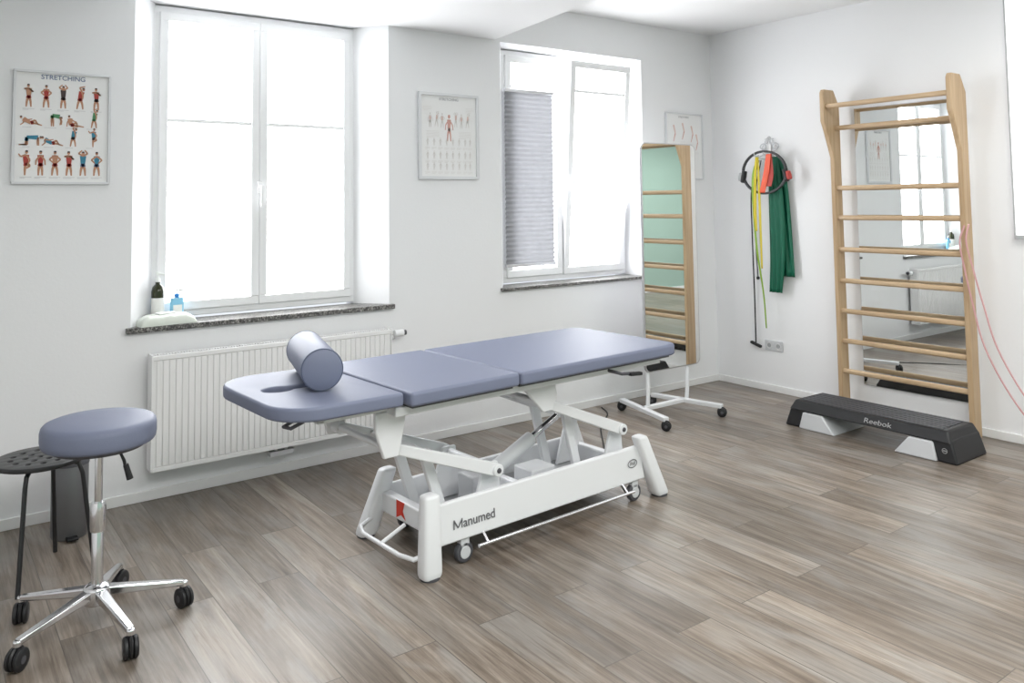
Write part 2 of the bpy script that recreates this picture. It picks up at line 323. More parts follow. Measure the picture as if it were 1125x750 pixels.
# ------------------------------------------------------------ posters
def ell(m,x,z,rx,rz,k,y,n=10):
    m.face([(x+rx*math.cos(2*math.pi*i/n),y,z+rz*math.sin(2*math.pi*i/n)) for i in range(n)],k)
def seg(m,p,q,w,k,y,w2=None):
    dx,dz=q[0]-p[0],q[1]-p[1]; l=math.hypot(dx,dz) or 1; nx,nz=-dz/l,dx/l; w2=w2 or w
    m.face([(p[0]-nx*w/2,y,p[1]-nz*w/2),(q[0]-nx*w2/2,y,q[1]-nz*w2/2),(q[0]+nx*w2/2,y,q[1]+nz*w2/2),(p[0]+nx*w/2,y,p[1]+nz*w/2)],k)
def fig(m,x,z,h,pose,top,short,y=-.0105,skin='skin',fat=1.1):
    P={'up':dict(hd=(0,.93),nk=(0,.82),hp=(0,.5),k1=(-.07,.25),f1=(-.09,0),k2=(.07,.25),f2=(.09,0),e1=(-.17,.92),h1=(-.04,1.05),e2=(.17,.92),h2=(.06,1.06)),
     'hips':dict(hd=(0,.93),nk=(0,.82),hp=(0,.5),k1=(-.08,.25),f1=(-.1,0),k2=(.08,.25),f2=(.1,0),e1=(-.2,.66),h1=(-.07,.52),e2=(.2,.66),h2=(.07,.52)),
     'down':dict(hd=(0,.93),nk=(0,.82),hp=(0,.5),k1=(-.06,.25),f1=(-.07,0),k2=(.06,.25),f2=(.07,0),e1=(-.15,.62),h1=(-.17,.42),e2=(.15,.62),h2=(.17,.42)),
     'across':dict(hd=(-.02,.93),nk=(0,.82),hp=(0,.5),k1=(-.07,.25),f1=(-.09,0),k2=(.07,.25),f2=(.09,0),e1=(-.18,.78),h1=(.06,.76),e2=(.17,.66),h2=(.02,.80)),
     'side':dict(hd=(.14,.90),nk=(.07,.80),hp=(0,.5),k1=(-.08,.25),f1=(-.12,0),k2=(.09,.25),f2=(.12,0),e1=(-.02,.98),h1=(.2,1.04),e2=(.12,.6),h2=(.1,.45)),
     'kick':dict(hd=(.02,.93),nk=(0,.82),hp=(0,.5),k1=(-.03,.25),f1=(-.03,0),k2=(.15,.38),f2=(.02,.28),e1=(-.18,.74),h1=(-.26,.86),e2=(.14,.62),h2=(.05,.36)),
     'bend':dict(hd=(.42,.45),nk=(.34,.52),hp=(0,.58),k1=(-.03,.3),f1=(-.03,0),k2=(.05,.3),f2=(.06,0),e1=(.4,.3),h1=(.36,.08),e2=(.44,.3),h2=(.42,.1)),
     'crawl':dict(hd=(.48,.42),nk=(.36,.42),hp=(-.15,.42),k1=(-.2,.04),f1=(-.5,.03),k2=(-.12,.04),f2=(-.42,.03),e1=(.38,.22),h1=(.4,.0),e2=(.32,.22),h2=(.34,.0)),
     'lie':dict(hd=(-.42,.42),nk=(-.32,.34),hp=(.02,.14),k1=(.25,.12),f1=(.52,.03),k2=(.2,.3),f2=(.36,.05),e1=(-.3,.15),h1=(-.45,.02),e2=(-.1,.3),h2=(.08,.34)),
     'sit':dict(hd=(-.2,.55),nk=(-.16,.45),hp=(-.12,.1),k1=(.15,.25),f1=(.2,.0),k2=(.2,.08),f2=(.5,.03),e1=(.02,.32),h1=(.16,.28),e2=(-.28,.25),h2=(-.3,.02))}[pose]
    g=lambda n:(x+P[n][0]*h,z+P[n][1]*h); H_=h*fat
    seg(m,g('hp'),g('k1'),.11*H_,skin,y,.08*H_); seg(m,g('k1'),g('f1'),.08*H_,skin,y,.05*H_); seg(m,g('hp'),g('k2'),.11*H_,skin,y,.08*H_); seg(m,g('k2'),g('f2'),.08*H_,skin,y,.05*H_)
    seg(m,g('nk'),g('hp'),.21*H_,top,y-.0003,.15*H_)
    for k in ('k1','k2'):
        a=g('hp'); b=g(k); seg(m,a,((a[0]+b[0])/2,(a[1]+b[1])/2),.13*H_,short,y-.0006)
    seg(m,g('nk'),g('e1'),.07*H_,skin,y-.0009,.055*H_); seg(m,g('e1'),g('h1'),.055*H_,skin,y-.0009,.04*H_); seg(m,g('nk'),g('e2'),.07*H_,skin,y-.0009,.055*H_); seg(m,g('e2'),g('h2'),.055*H_,skin,y-.0009,.04*H_)
    ell(m,*g('hd'),.055*h,.07*h,skin,y-.001); hx,hz=g('hd'); ell(m,hx,hz+.04*h,.053*h,.036*h,'dark' if skin=='skin' else skin,y-.0013)
def lines(m,x,z,w,n,gap,k='inkgrey',y=-.0103,h=.0016):
    for i in range(n):
        ww=w*(1 if i<n-1 else random.uniform(.4,.8)); m.face([(x-w/2,y,z-i*gap),(x-w/2+ww,y,z-i*gap),(x-w/2+ww,y,z-i*gap+h),(x-w/2,y,z-i*gap+h)],k)
def poster(x0,x1,z0,z1,label,fr='alu',fw=.012):
    w=(x1-x0)/2; h=z1-z0
    P=thing('framed_poster',((x0+x1)/2,0,z0),label,'poster')
    m=MB(); m.box(-w,w,-.022,-.001,0,fw,fr).box(-w,w,-.022,-.001,h-fw,h,fr).box(-w,-w+fw,-.022,-.001,fw,h-fw,fr).box(w-fw,w,-.022,-.001,fw,h-fw,fr); m.done('frame',P,bevel=.002)
    MB().box(-w+fw,w-fw,-.0095,-.002,fw,h-fw,'paper').done('paper_sheet',P,smooth=0)
    return P,w,h
P,w,h=poster(-5.302,-4.857,1.674,2.251,'white framed chart with rows of coloured exercise figures','posterframe')
m=MB(); rows=[(.390,.115,[('across','skin','red'),('hips','red','red'),('up','dark','dark'),('side','red','red'),('across','red','dark')]),
 (.295,.098,[('lie','skin','red'),('bend','inkgreen','inkgreen'),('sit','skin','red'),('side','inkgreen','inkgreen')]),
 (.195,.098,[('crawl','teal','teal'),('lie','teal','red'),('side','teal','dark'),('kick','teal','dark')]),
 (.045,.125,[('kick','red','red'),('down','red','red'),('hips','skin','red'),('across','red','red'),('up','teal','navy'),('hips','teal','navy')])]
for ri,(z,hh,fs) in enumerate(rows):
    nf=len(fs)
    for i,(p,t,s) in enumerate(fs):
        x=-w+.03+(2*w-.06)*(i+.5)/nf; fig(m,x,z,hh,p,t,s); 
        if ri in (0,3): lines(m,x,z-.010,.052,2,.005)
        else: lines(m,x,z-.008,.07,1,.005)
m.done('print_figures',P,smooth=0)
MB().mesh(textmesh('STRETCHING',.034,.0002),'navy',lambda c:(c.x,-.0105-c.z,c.y+h-.032)).done('title_lettering',P,smooth=0)
P,w,h=poster(-2.983,-2.503,1.717,2.304,'white framed anatomy chart with a faint reddish muscle figure','posterframe',.02)
m=MB(); fig(m,.0,.26,.18,'down','rose','pinkink',skin='rose',fat=.8)
for i,x in enumerate((-.15,-.10,-.055,.055,.10,.15)): fig(m,x,.35+.006*(i%2),.10,('down','side','hips','up')[i%4],'pinkink','pale',skin='pale',fat=.8)
for z0_ in (.215,.125,.05):
    for x in (-.17,-.12,-.07,-.02,.03,.08,.13,.17): fig(m,x,z0_+.012,.055,'down','pale','pale',skin='pale',fat=.8); lines(m,x,z0_,.038,3,.006,'pale')
for x in (-.13,.13): lines(m,x,.325,.1,6,.009,'pale')
for x in (-.17,.17): lines(m,x,.49,.07,4,.009,'pale')
m.done('print_figures',P,smooth=0)
MB().mesh(textmesh('STRETCHING',.026,.0003),'inkgrey',lambda c:(c.x,-.0105-c.z,c.y+h-.042)).done('title_lettering',P,smooth=0)
P,w,h=poster(-.605,-.145,1.735,2.30,'thin framed anatomy chart with pale muscle drawings near the corner','posterframe',.01)
m=MB()
for x,z in ((-.13,.40),(-.02,.42),(.09,.40),(.15,.33)):
    seg(m,(x,z+.06),(x+.02,z-.01),.018,'pinkink',-.0105,.012); seg(m,(x+.02,z-.01),(x-.005,z-.08),.012,'rose',-.0106,.006); lines(m,x,z-.1,.06,3,.008,'pale')
for x in (-.12,-.02,.08): fig(m,x,.10,.14,'down','pinkink','pinkink',skin='pinkink',fat=.9); lines(m,x,.085,.06,4,.009,'pale')
m.done('print_figures',P,smooth=0)
MB().mesh(textmesh('STRETCHING',.022,.0),'inkgrey',lambda c:(c.x,-.0105-c.z,c.y+h-.035)).done('title_lettering',P,smooth=0)
# ------------------------------------------------------------ treatment table (local frame)
T=thing('treatment_table',(-3.49,-1.38,0),'height-adjustable treatment table with blue-grey cushions on a white wheeled lifting frame','treatment table',rotz=math.radians(3.5))
def cushion(name,outl,z0,z1,parent=T,tilt=0,bv=.014):
    me,zc=curvemesh(outl,z0,z1,bv,5); m=MB(); m.mesh(me,'vinyl',lambda c:(c.x,c.y,c.z+zc+tilt*(c.x+.6)))
    return m.done(name,parent,smooth=50)
ZT=.80
cushion('foot_cushion',[rrect(-.015,1.095,-.395,.395,[.08,.015,.015,.08])],ZT-.058,ZT)
cushion('middle_cushion',[rrect(-.595,-.025,-.395,.395,.015)],ZT-.058,ZT)
outer=rrect(-1.125,-.61,-.37,.375,[.02,.19,.17,.02],12)
slot=[]
for i in range(15):
    a=math.radians(35+290*i/14); slot.append((-.975+.055*math.cos(a)*1.1,.02+.052*math.sin(a)))
slot=[(-.74,.045)]+slot+[(-.74,-.005),(-.725,.02)]
cushion('head_cushion',[outer,slot],ZT-.054,ZT,tilt=-.012,bv=.013)
m=MB(); m.box(-.57,-.04,-.36,.36,ZT-.071,ZT-.057,'dgrey').box(.0,1.04,-.36,.36,ZT-.071,ZT-.057,'dgrey').box(-.94,-.64,-.30,-.1,ZT-.064,ZT-.050,'dgrey').box(-.94,-.64,.12,.3,ZT-.064,ZT-.050,'dgrey'); m.done('base_board',T,smooth=0)
m=MB()
for v in (-.30,.30):
    m.box(-.62,1.02,v-.016,v+.016,.693,.730,'steelwhite')
for u in (-.60,.0,1.00): m.box(u-.02,u+.02,-.30,.30,.695,.726,'steelwhite')
m.box(-.93,-.6,-.25,-.22,.706,.736,'steelwhite').box(-.93,-.6,.22,.25,.706,.736,'steelwhite').box(-.93,-.90,-.25,.25,.707,.735,'steelwhite')
m.done('upper_frame',T,bevel=.004)
MB().tube([(-1.00,-.27,.735),(-1.06,-.29,.725),(-1.07,-.25,.725),(-1.01,-.22,.735)],.007,'dgrey').done('adjustment_handle',T)
m=MB(); m.tube([(.62,-.31,.71),(.66,-.37,.695),(.74,-.385,.69)],.008,'dgrey'); m.beam((.70,-.385,.69),(.78,-.39,.685),.026,.016,'black'); m.done('adjustment_handle',T,bevel=.003)
for v in (-.24,.24):
    for pr in ([(-.675,.705),(-.53,.705),(-.535,.64),(-.565,.515),(-.635,.515),(-.675,.63)],[(.10,.705),(.31,.705),(.335,.63),(.30,.555),(.24,.555)]):
        MB().hexa([(u,v-.011,z) for u,z in pr],[(u,v+.011,z) for u,z in pr],'steelwhite').done('hinge_bracket',T,bevel=.005)
def arm(u0,z0,u1,z1,name='lift_arm'):
    m=MB()
    for v in (-.205,.205):
        m.beam((u0,v,z0),(u1,v,z1),.030,.044,'steelwhite',.030,.060)
        for (u,z) in ((u0,z0),(u1,z1)): m.cyl((u,v-.026,z),(u,v+.026,z),.029,'steelwhite',n=20); m.cyl((u,v-.032,z),(u,v+.032,z),.012,'dgrey',n=16)
    m.beam((u0+.3*(u1-u0),-.2,z0+.3*(z1-z0)),(u0+.3*(u1-u0),.2,z0+.3*(z1-z0)),.04,.04,'steelwhite'); m.cyl((u1,-.2,z1),(u1,.2,z1),.018,'steelwhite'); m.cyl((u0,-.24,z0),(u0,.24,z0),.016,'steelwhite')
    return m.done(name,T,bevel=.005)
arm(-.60,.55,-.02,.335); arm(.27,.59,.82,.365)
for u in (-.02,.82):
    for v in (-.165,.165):
        MB().hexa([(u-.12,v-.010,.12),(u+.06,v-.010,.12),(u+.038,v-.010,.36),(u-.038,v-.010,.36)],[(u-.12,v+.010,.12),(u+.06,v+.010,.12),(u+.038,v+.010,.36),(u-.038,v+.010,.36)],'steelwhite').done('pivot_bracket',T,bevel=.005)
for (a,b) in (((-.36,.47),(-.24,.12)),((.50,.50),(.60,.12))):
    for v in (-.12,.12): MB().beam((a[0],v,a[1]),(b[0],v,b[1]),.026,.05,'steelwhite').done('support_strut',T,bevel=.005)
m=MB(); m.cyl((.05,0,.22),(.38,0,.36),.035,'lgrey').cyl((.38,0,.36),(.56,0,.44),.018,'chrome').box(-.05,.12,-.07,.05,.12,.27,'lgrey').box(.30,.46,-.09,.05,.12,.23,'lgrey'); m.done('lift_motor',T,bevel=.008)
m=MB(); m.hexa([(-.40,-.275,.105),(.93,-.275,.105),(.93,-.235,.105),(-.40,-.235,.105)],[(-.38,-.262,.275),(.90,-.262,.275),(.90,-.235,.275),(-.38,-.235,.275)],'steelwhite')
m.hexa([(-.40,.235,.105),(.95,.235,.105),(.95,.275,.105),(-.40,.275,.105)],[(-.34,.235,.225),(.93,.235,.225),(.93,.262,.225),(-.34,.262,.225)],'steelwhite')
m.box(-.36,-.31,-.24,.24,.11,.20,'steelwhite').box(.86,.91,-.24,.24,.11,.20,'steelwhite').box(.25,.29,-.24,.24,.11,.17,'steelwhite')
m.done('base_frame',T,bevel=.008,seg=3)
MB().box(-.31,.86,-.23,.23,.108,.118,'grey').done('base_tray',T,smooth=0)
def leg(u0,u1,v0,v1,z0,z1):
    m=MB(); n=20; rings=[]; i=m.mi('steelwhite')
    for t,s in ((0,.6),(.02,.9),(.05,.97),(.92,1.16),(.97,1.14),(1,1.04)):
        u=u0+(u1-u0)*t; v=v0+(v1-v0)*t; z=z1+(z0-z1)*t
        ring=[]
        for q in range(n):
            a=2*math.pi*q/n; c,s2=math.cos(a),math.sin(a); ex=.55
            ring.append(m.bm.verts.new((u+.041*s*math.copysign(abs(c)**ex,c),v+.034*s*math.copysign(abs(s2)**ex,s2),z)))
        rings.append(ring)
    for A,B in zip(rings,rings[1:]):
        for q in range(n): m.bm.faces.new((A[q],A[(q+1)%n],B[(q+1)%n],B[q]))
    m.bm.faces.new(rings[0]); m.bm.faces.new(rings[-1])
    m.cyl((u1,v1,0),(u1,v1,z0+.002),.042,'dgrey')
    return m.done('leg',T,smooth=50)
leg(-.425,-.440,-.265,-.285,.008,.335); leg(.895,1.030,-.265,-.28,.008,.33); leg(-.315,-.42,.25,.275,.008,.30); leg(.89,1.02,.25,.275,.008,.30)
def wheel(parent,u,v,z,r=.042,w=.03,name='wheel',ax=(0,1,0),hub='lgrey'):
    m=MB(); a=Vector(ax); c=Vector((u,v,z)); m.lathe([(r*.55,-w/2),(r*.9,-w/2),(r,-w*.3),(r,w*.3),(r*.9,w/2),(r*.55,w/2)],'dgrey',c,a,28); m.cyl(c-a*(w/2+.003),c+a*(w/2+.003),r*.6,hub,n=20); m.beam(c+Vector((0,0,0)),c+Vector((0,0,r*1.35)),w*1.5,.03,'lgrey'); return m.done(name,parent,bevel=.002)
wheel(T,-.24,-.25,.045,.045); wheel(T,.86,-.25,.045,.045); wheel(T,-.22,.24,.045,.045); wheel(T,.84,.24,.045,.045)
m=MB(); m.tube([(-.20,-.31,.075),(.80,-.31,.075)],.008,'chrome'); 
for u in (-.15,.75): m.beam((u,-.31,.075),(u,-.25,.13),.012,.012,'chrome')
m.done('pedal_bar',T)
m=MB(); m.tube([(-.41,.24,.09),(-.48,.22,.075),(-.505,.15,.07),(-.505,-.15,.07),(-.49,-.24,.075),(-.43,-.26,.09)],.010,'steelwhite'); m.tube([(-.38,.0,.12),(-.505,0,.07)],.009,'steelwhite'); m.done('foot_control_bar',T)
fy=lambda z:-.2765+(z-.105)*.013/.17
m=MB(); zb=.158; ch=.040; xs=-.305; mw_=.042
y_=fy(zb+.02)-.0022
for p,q in (((xs,zb),(xs,zb+ch)),((xs+mw_,zb),(xs+mw_,zb+ch))): seg(m,p,q,.0062,'textdark',y_)
seg(m,(xs,zb+ch-.003),(xs+mw_/2,zb+.004),.0062,'textdark',y_-.0002); seg(m,(xs+mw_,zb+ch-.003),(xs+mw_/2,zb+.004),.0062,'textdark',y_-.0004)
m.mesh(textmesh('anumed',.056,.0001,.0009,'LEFT'),'textdark',lambda c:(c.x+xs+mw_+.007,fy(c.y+zb)-.0012-c.z,c.y+zb)).done('lettering',T,smooth=0)
m=MB()
cx0,cz0=.835,.198; ye=fy(cz0)-.002
for i in range(24):
    a0,a1=2*math.pi*i/24,2*math.pi*(i+1)/24
    m.face([(cx0+.036*math.cos(a0),ye,cz0+.022*math.sin(a0)),(cx0+.036*math.cos(a1),ye,cz0+.022*math.sin(a1)),(cx0+.031*math.cos(a1),ye,cz0+.017*math.sin(a1)),(cx0+.031*math.cos(a0),ye,cz0+.017*math.sin(a0))],'textdark')
for i in range(7):
    x=cx0-.018+.006*i; seg(m,(x,cz0-.008+.003*math.sin(i)),(x+.004,cz0+.008+.003*math.cos(i)),.003,'textdark',ye)
m.done('emblem',T,smooth=0)
m=MB()
m.face([(-.362,.10,.20),(-.362,.03,.20),(-.362,.045,.16),(-.362,.02,.125),(-.362,.06,.14),(-.362,.10,.12)],'redmark'); m.done('warning_sticker',T,smooth=0)
# bolster
rb=.084
Mx=Matrix.Translation(T.location)@Matrix.Rotation(math.radians(3.5),4,'Z')
A=Mx@Vector((-.86,-.15,.807)); Bv=Mx@Vector((-.70,.34,.807)); 
Bo=thing('bolster',((A+Bv)/2),'blue-grey cylindrical bolster roll lying on the head cushion','bolster',rotz=math.atan2(Bv.y-A.y,Bv.x-A.x))
L=(Bv-A).length/2; r=rb
MB().lathe([(r*.2,-L),(r*.9,-L+.002),(r*.985,-L+.008),(r,-L+.016),(r,L-.016),(r*.985,L-.008),(r*.9,L-.002),(r*.2,L)],'vinyl',(0,0,r),(1,0,0),48).done('bolster_cover',Bo,smooth=50)
for s in (-1,1): MB().tube([(s*(L-.008),(r-.002)*math.cos(2*math.pi*i/48),r+(r-.002)*math.sin(2*math.pi*i/48)) for i in range(49)],.003,'vinyld',8,False).done('piping',Bo)
# ------------------------------------------------------------ rolling stool
S=thing('rolling_stool',(-5.098,-1.275,0),'round blue-grey swivel stool on a chrome five-star base with black castors','stool')
MB().lathe([(.17,.672),(.190,.675),(.1965,.684),(.199,.70),(.199,.732),(.196,.745),(.188,.754),(.174,.759),(.10,.765),(.0,.767)],'vinyl',n=56).done('seat',S,smooth=50)
m=MB(); m.lathe([(.16,.658),(.172,.672),(.0,.672)],'dgrey').box(-.08,.08,-.05,.05,.635,.662,'dgrey'); m.done('seat_plate',S)
m=MB(); m.cyl((0,0,.40),(0,0,.64),.014,'chrome').lathe([(.021,.14),(.021,.40),(.018,.405)],'chrome').lathe([(.026,.35),(.028,.37),(.028,.44),(.024,.455)],'chrome'); m.done('gas_column',S)
m=MB(); m.tube([(.03,-.01,.645),(.065,-.03,.635),(.08,-.035,.60),(.085,-.04,.575)],[.005,.005,.006,.006],'black').cyl((.085,-.04,.585),(.10,-.045,.53),.010,'black',.012); m.done('height_lever',S)
m=MB(); m.lathe([(.02,.085),(.045,.09),(.05,.12),(.045,.15),(.03,.16)],'chrome')
RS=.305
for k in range(5):
    a=math.radians(65+72*k); c,s=math.cos(a),math.sin(a); m.beam((c*.03,s*.03,.13),(c*RS,s*RS,.093),.042,.034,'chrome',.027,.02); m.cyl((c*RS,s*RS,.075),(c*RS,s*RS,.10),.014,'chrome')
m.done('star_base',S,bevel=.006,seg=3)
def caster(parent,x,y,top,r,ang,k='black',hub='dgrey'):
    m=MB(); a=Vector((math.cos(ang),math.sin(ang),0)); c=Vector((x,y,r))
    for s in (-1,1):
        cc=c+a*s*r*.42; m.lathe([(r*.3,-r*.24),(r*.85,-r*.24),(r,-r*.12),(r,r*.12),(r*.85,r*.24),(r*.3,r*.24)],k,cc,a,24); m.cyl(cc-a*r*.27,cc+a*r*.27,r*.35,hub,n=16)
    m.beam(c-a*r*.15,c+a*r*.15,r*1.2,r*1.2,k); m.lathe([(r*.25,-r*.18),(r*.95,-r*.16),(r*1.08,0),(r*.95,r*.16),(r*.25,r*.18)],k,c+Vector((0,0,r*.12)),a,24); m.cyl((x,y,r),(x,y,top),.008,'dgrey',n=12)
    return m.done('caster',parent)
for k in range(5):
    a=math.radians(65+72*k); caster(S,RS*math.cos(a),RS*math.sin(a),.08,.037,a+[1.2,.5,1.9,1.3,.4][k])
# ------------------------------------------------------------ black stool
S=thing('perforated_stool',(-5.22,-.635,0),'black round stool with a perforated steel seat and four thin legs','stool')
circ=lambda cx,cy,r,n:[(cx+r*math.cos(2*math.pi*i/n),cy+r*math.sin(2*math.pi*i/n)) for i in range(n)]
holes=[circ(0,0,.011,12)]+[circ(.055*math.cos(i*math.pi/3),.055*math.sin(i*math.pi/3),.011,12) for i in range(6)]+[circ(.11*math.cos(i*math.pi/6),.11*math.sin(i*math.pi/6),.011,12) for i in range(12)]
me,zc=curvemesh([circ(0,0,.178,48)]+holes,.470,.490,.006,3); MB().mesh(me,'blackm',lambda c:(c.x,c.y,c.z+zc)).done('seat',S,smooth=50)
for k in range(4):
    a=math.radians(66+90*k)*1; c,s=math.cos(a),math.sin(a)
    MB().tube([(c*.02,s*.02,.464),(c*.12,s*.12,.464),(c*.155,s*.155,.45),(c*.17,s*.17,.41),(c*.225,s*.225,0.0)],.0095,'blackm',12).done('leg',S)
B=thing('waste_bin',(-5.05,-.26,0),'small dark metal pedal bin standing near the wall','bin')
MB().lathe([(.075,0),(.08,.01),(.08,.33),(.078,.335)],'bin').done('body',B); MB().lathe([(.083,.335),(.083,.35),(.07,.372),(.0,.38)],'dgrey').done('lid',B,smooth=50); MB().box(-.025,.025,-.115,-.07,.008,.02,'black').done('pedal',B,bevel=.003)
# ------------------------------------------------------------ sill items
B=thing('oil_bottle',(-4.575,.135,.914),'dark olive pump bottle with a white label on the sill','bottle')
MB().lathe([(.030,0),(.034,.006),(.034,.17),(.028,.195),(.013,.21),(.013,.225)],'bottle').done('body',B,smooth=50); MB().lathe([(.0345,.045),(.0345,.135)],'label').done('label_sticker',B)
m=MB(); m.cyl((0,0,.222),(0,0,.24),.014,'lid').cyl((0,0,.24),(0,0,.262),.004,'lid').beam((-.01,0,.268),(.035,-.02,.262),.012,.010,'lid'); m.cyl((0,0,.262),(0,0,.276),.010,'lid'); m.done('pump',B)
B=thing('soap_bottle',(-4.475,.125,.914),'pale blue pump soap bottle on the sill','bottle')
me,zc=curvemesh([rrect(-.036,.036,-.02,.02,.018)],0,.13,.008); MB().mesh(me,'blueliq',lambda c:(c.x,c.y,c.z+zc)).done('body',B,smooth=50)
MB().box(-.024,.024,-.0208,-.0200,.03,.09,'label').done('label_sticker',B,smooth=0)
m=MB(); m.cyl((0,0,.128),(0,0,.15),.014,'blue').cyl((0,0,.15),(0,0,.168),.004,'lid').beam((-.01,0,.174),(.035,-.015,.168),.012,.010,'lid'); m.done('pump',B)
B=thing('wipes_pack',(-4.555,.035,.914),'soft white pack of cleaning wipes lying on the sill','wipes pack',rotz=math.radians(6))
m=MB(); g=bmesh.ops.create_grid(m.bm,x_segments=40,y_segments=24,size=1); m.mi('film')
for v in g['verts']:
    x,y=v.co.x,v.co.y; hh=.052*((1-abs(x)**5)**.55)*((1-abs(y)**4)**.5); cr=.005*mnoise.noise(Vector((x*4,y*3,1.3)))+.002*mnoise.noise(Vector((x*9,y*7,4.3)))
    v.co=(x*.15,y*.066,max(.004,hh+cr*min(1,hh*40)+.004))
ge=bmesh.ops.extrude_face_region(m.bm,geom=m.bm.faces[:]); 
for v in [e for e in ge['geom'] if isinstance(e,bmesh.types.BMVert)]: v.co.z=0.001
m.done('body',B,smooth=50)
me,zc=curvemesh([rrect(-.05,.05,-.03,.03,.012)],.053,.064,.004); MB().mesh(me,'lid',lambda c:(c.x,c.y,c.z+zc)).done('lid',B,smooth=50)
# ------------------------------------------------------------ wall bars
S=thing('wall_bars',(-.15,-1.69,0),'tall light beech stall bars mounted upright against the wall','wall bars')
def post(y):
    m=MB(); pr=[(.10,0),(0,0),(0,1.86),(-.075,2.05),(-.112,2.13),(-.112,2.34),(-.095,2.365),(.02,2.365),(.09,2.25)]
    m.hexa([(x,y-.0175,z) for x,z in pr],[(x,y+.0175,z) for x,z in pr],'woodz'); return m.done('side_post',S,bevel=.006,seg=3)
post(.45); post(-.46)
for x,z in [(-.080,2.238),(.03,2.08),(.03,1.6325),(.03,1.4139),(.03,1.18),(.03,.9516),(.03,.73),(.03,.5132),(.03,.2942)]:
    me,zc=curvemesh([rrect(x-.015,x+.015,z-.018,z+.018,.013)],-.445,.435,.002,2)
    MB().mesh(me,'woody',lambda c:(c.x,c.z+zc,c.y)).done('rung',S,smooth=50)
W=thing('wall_mirror',(-.012,-1.72,.2),'tall frameless wall mirror mounted behind the wooden bars','mirror')
MB().box(-.006,.0,-.37,.37,0,2.02,'mirror').done('glass',W,smooth=0)
MB().box(.0,.012,-.375,.375,-.005,2.025,'alu').done('backing_panel',W,smooth=0)
# ------------------------------------------------------------ standing mirror
S=thing('standing_mirror',(-1.12,-.50,0),'tall rectangular mirror on a white rolling H-shaped stand','mirror')
rr=rrect(-.285,.285,.33,1.975,.04)
MB().hexa([(x,-.0112,z) for x,z in rr],[(x,-.004,z) for x,z in rr],'mirror').done('glass',S,smooth=0)
m=MB(); me,zc=curvemesh([rrect(-.293,.293,.322,1.983,.048),rrect(-.284,.284,.331,1.974,.040)],-.012,.009,.002,2); m.mesh(me,'alu',lambda c:(c.x,c.z,c.y)); rr=rrect(-.28,.28,.34,1.97,.045); m.hexa([(x,-.003,z) for x,z in rr],[(x,.006,z) for x,z in rr],'lgrey'); m.done('frame',S,smooth=30)
for pts in ([(-.22,.02,1.0),(-.22,.02,.40),(-.24,.02,.30),(-.265,.0,.15),(-.27,.0,.075)],[(.20,.02,1.0),(.20,.02,.40),(.18,.02,.30),(.15,.0,.15),(.14,.0,.075)]): MB().tube(pts,.015,'steelwhite',12).done('upright_tube',S)
m=MB(); m.beam((-.255,.28,.075),(-.405,-.30,.075),.045,.03,'steelwhite').beam((.045,.26,.075),(.175,-.30,.075),.045,.03,'steelwhite').beam((-.33,0,.075),(.115,0,.075),.04,.03,'steelwhite'); m.done('stand_base',S,bevel=.005)
for x,y in ((-.255,.28),(-.405,-.30),(.045,.26),(.175,-.30)): caster(S,x,y,.07,.032,.6)
# ------------------------------------------------------------ step platform
S=thing('step_platform',(-.56,-1.765,0),'black aerobic step platform with grey risers on the floor','step platform')
m=MB(); m.hexa([(-.20,-.54,.112),(.18,-.54,.112),(.18,.54,.112),(-.20,.54,.112)],[(-.165,-.51,.178),(.155,-.51,.178),(.155,.51,.178),(-.165,.51,.178)],'black')
for s in (-1,1):
    q=lambda x,y,z:(x,s*y,z)
    m.hexa([q(-.20,.46,0),q(-.20,.575,0),q(.18,.575,0),q(.18,.46,0)],[q(-.19,.42,.12),q(-.18,.535,.135),q(.17,.535,.135),q(.17,.42,.12)],'black')
m.done('platform',S,bevel=.012,seg=3)
m=MB()
for j in range(7):
    x=-.13+.25*j/6; m.box(x-.012,x+.012,-.47,.47,.1775,.182,'dgrey')
m.done('grip_mat',S,bevel=.002)
for s in (-1,1):
    m=MB(); q=lambda x,y,z:(x,s*y,z)
    m.hexa([q(-.212,.20,0),q(-.212,.46,0),q(.19,.46,0),q(.19,.20,0)],[q(-.200,.29,.109),q(-.200,.435,.109),q(.18,.435,.109),q(.18,.29,.109)],'lgrey'); m.done('riser',S,bevel=.008)
MB().mesh(textmesh('Reebok',.042,.0001,.001),'textgrey',lambda c:(-.185+(c.y)*.52-c.z-.0035,-c.x*1.4-.09,.144+c.y*.9)).done('lettering',S,smooth=0)
m=MB()
for i in range(16):
    a0,a1=2*math.pi*i/16,2*math.pi*(i+1)/16; pp=lambda rr_,a:(-.1995+.0,-.505+rr_*math.cos(a),.072+rr_*math.sin(a))
    m.face([pp(.016,a0),pp(.016,a1),pp(.012,a1),pp(.012,a0)],'textgrey')
m.box(-.2,-.1985,-.515,-.495,.069,.075,'textgrey'); o=m.done('emblem',S,smooth=0); o.location=(-.002,0,0)
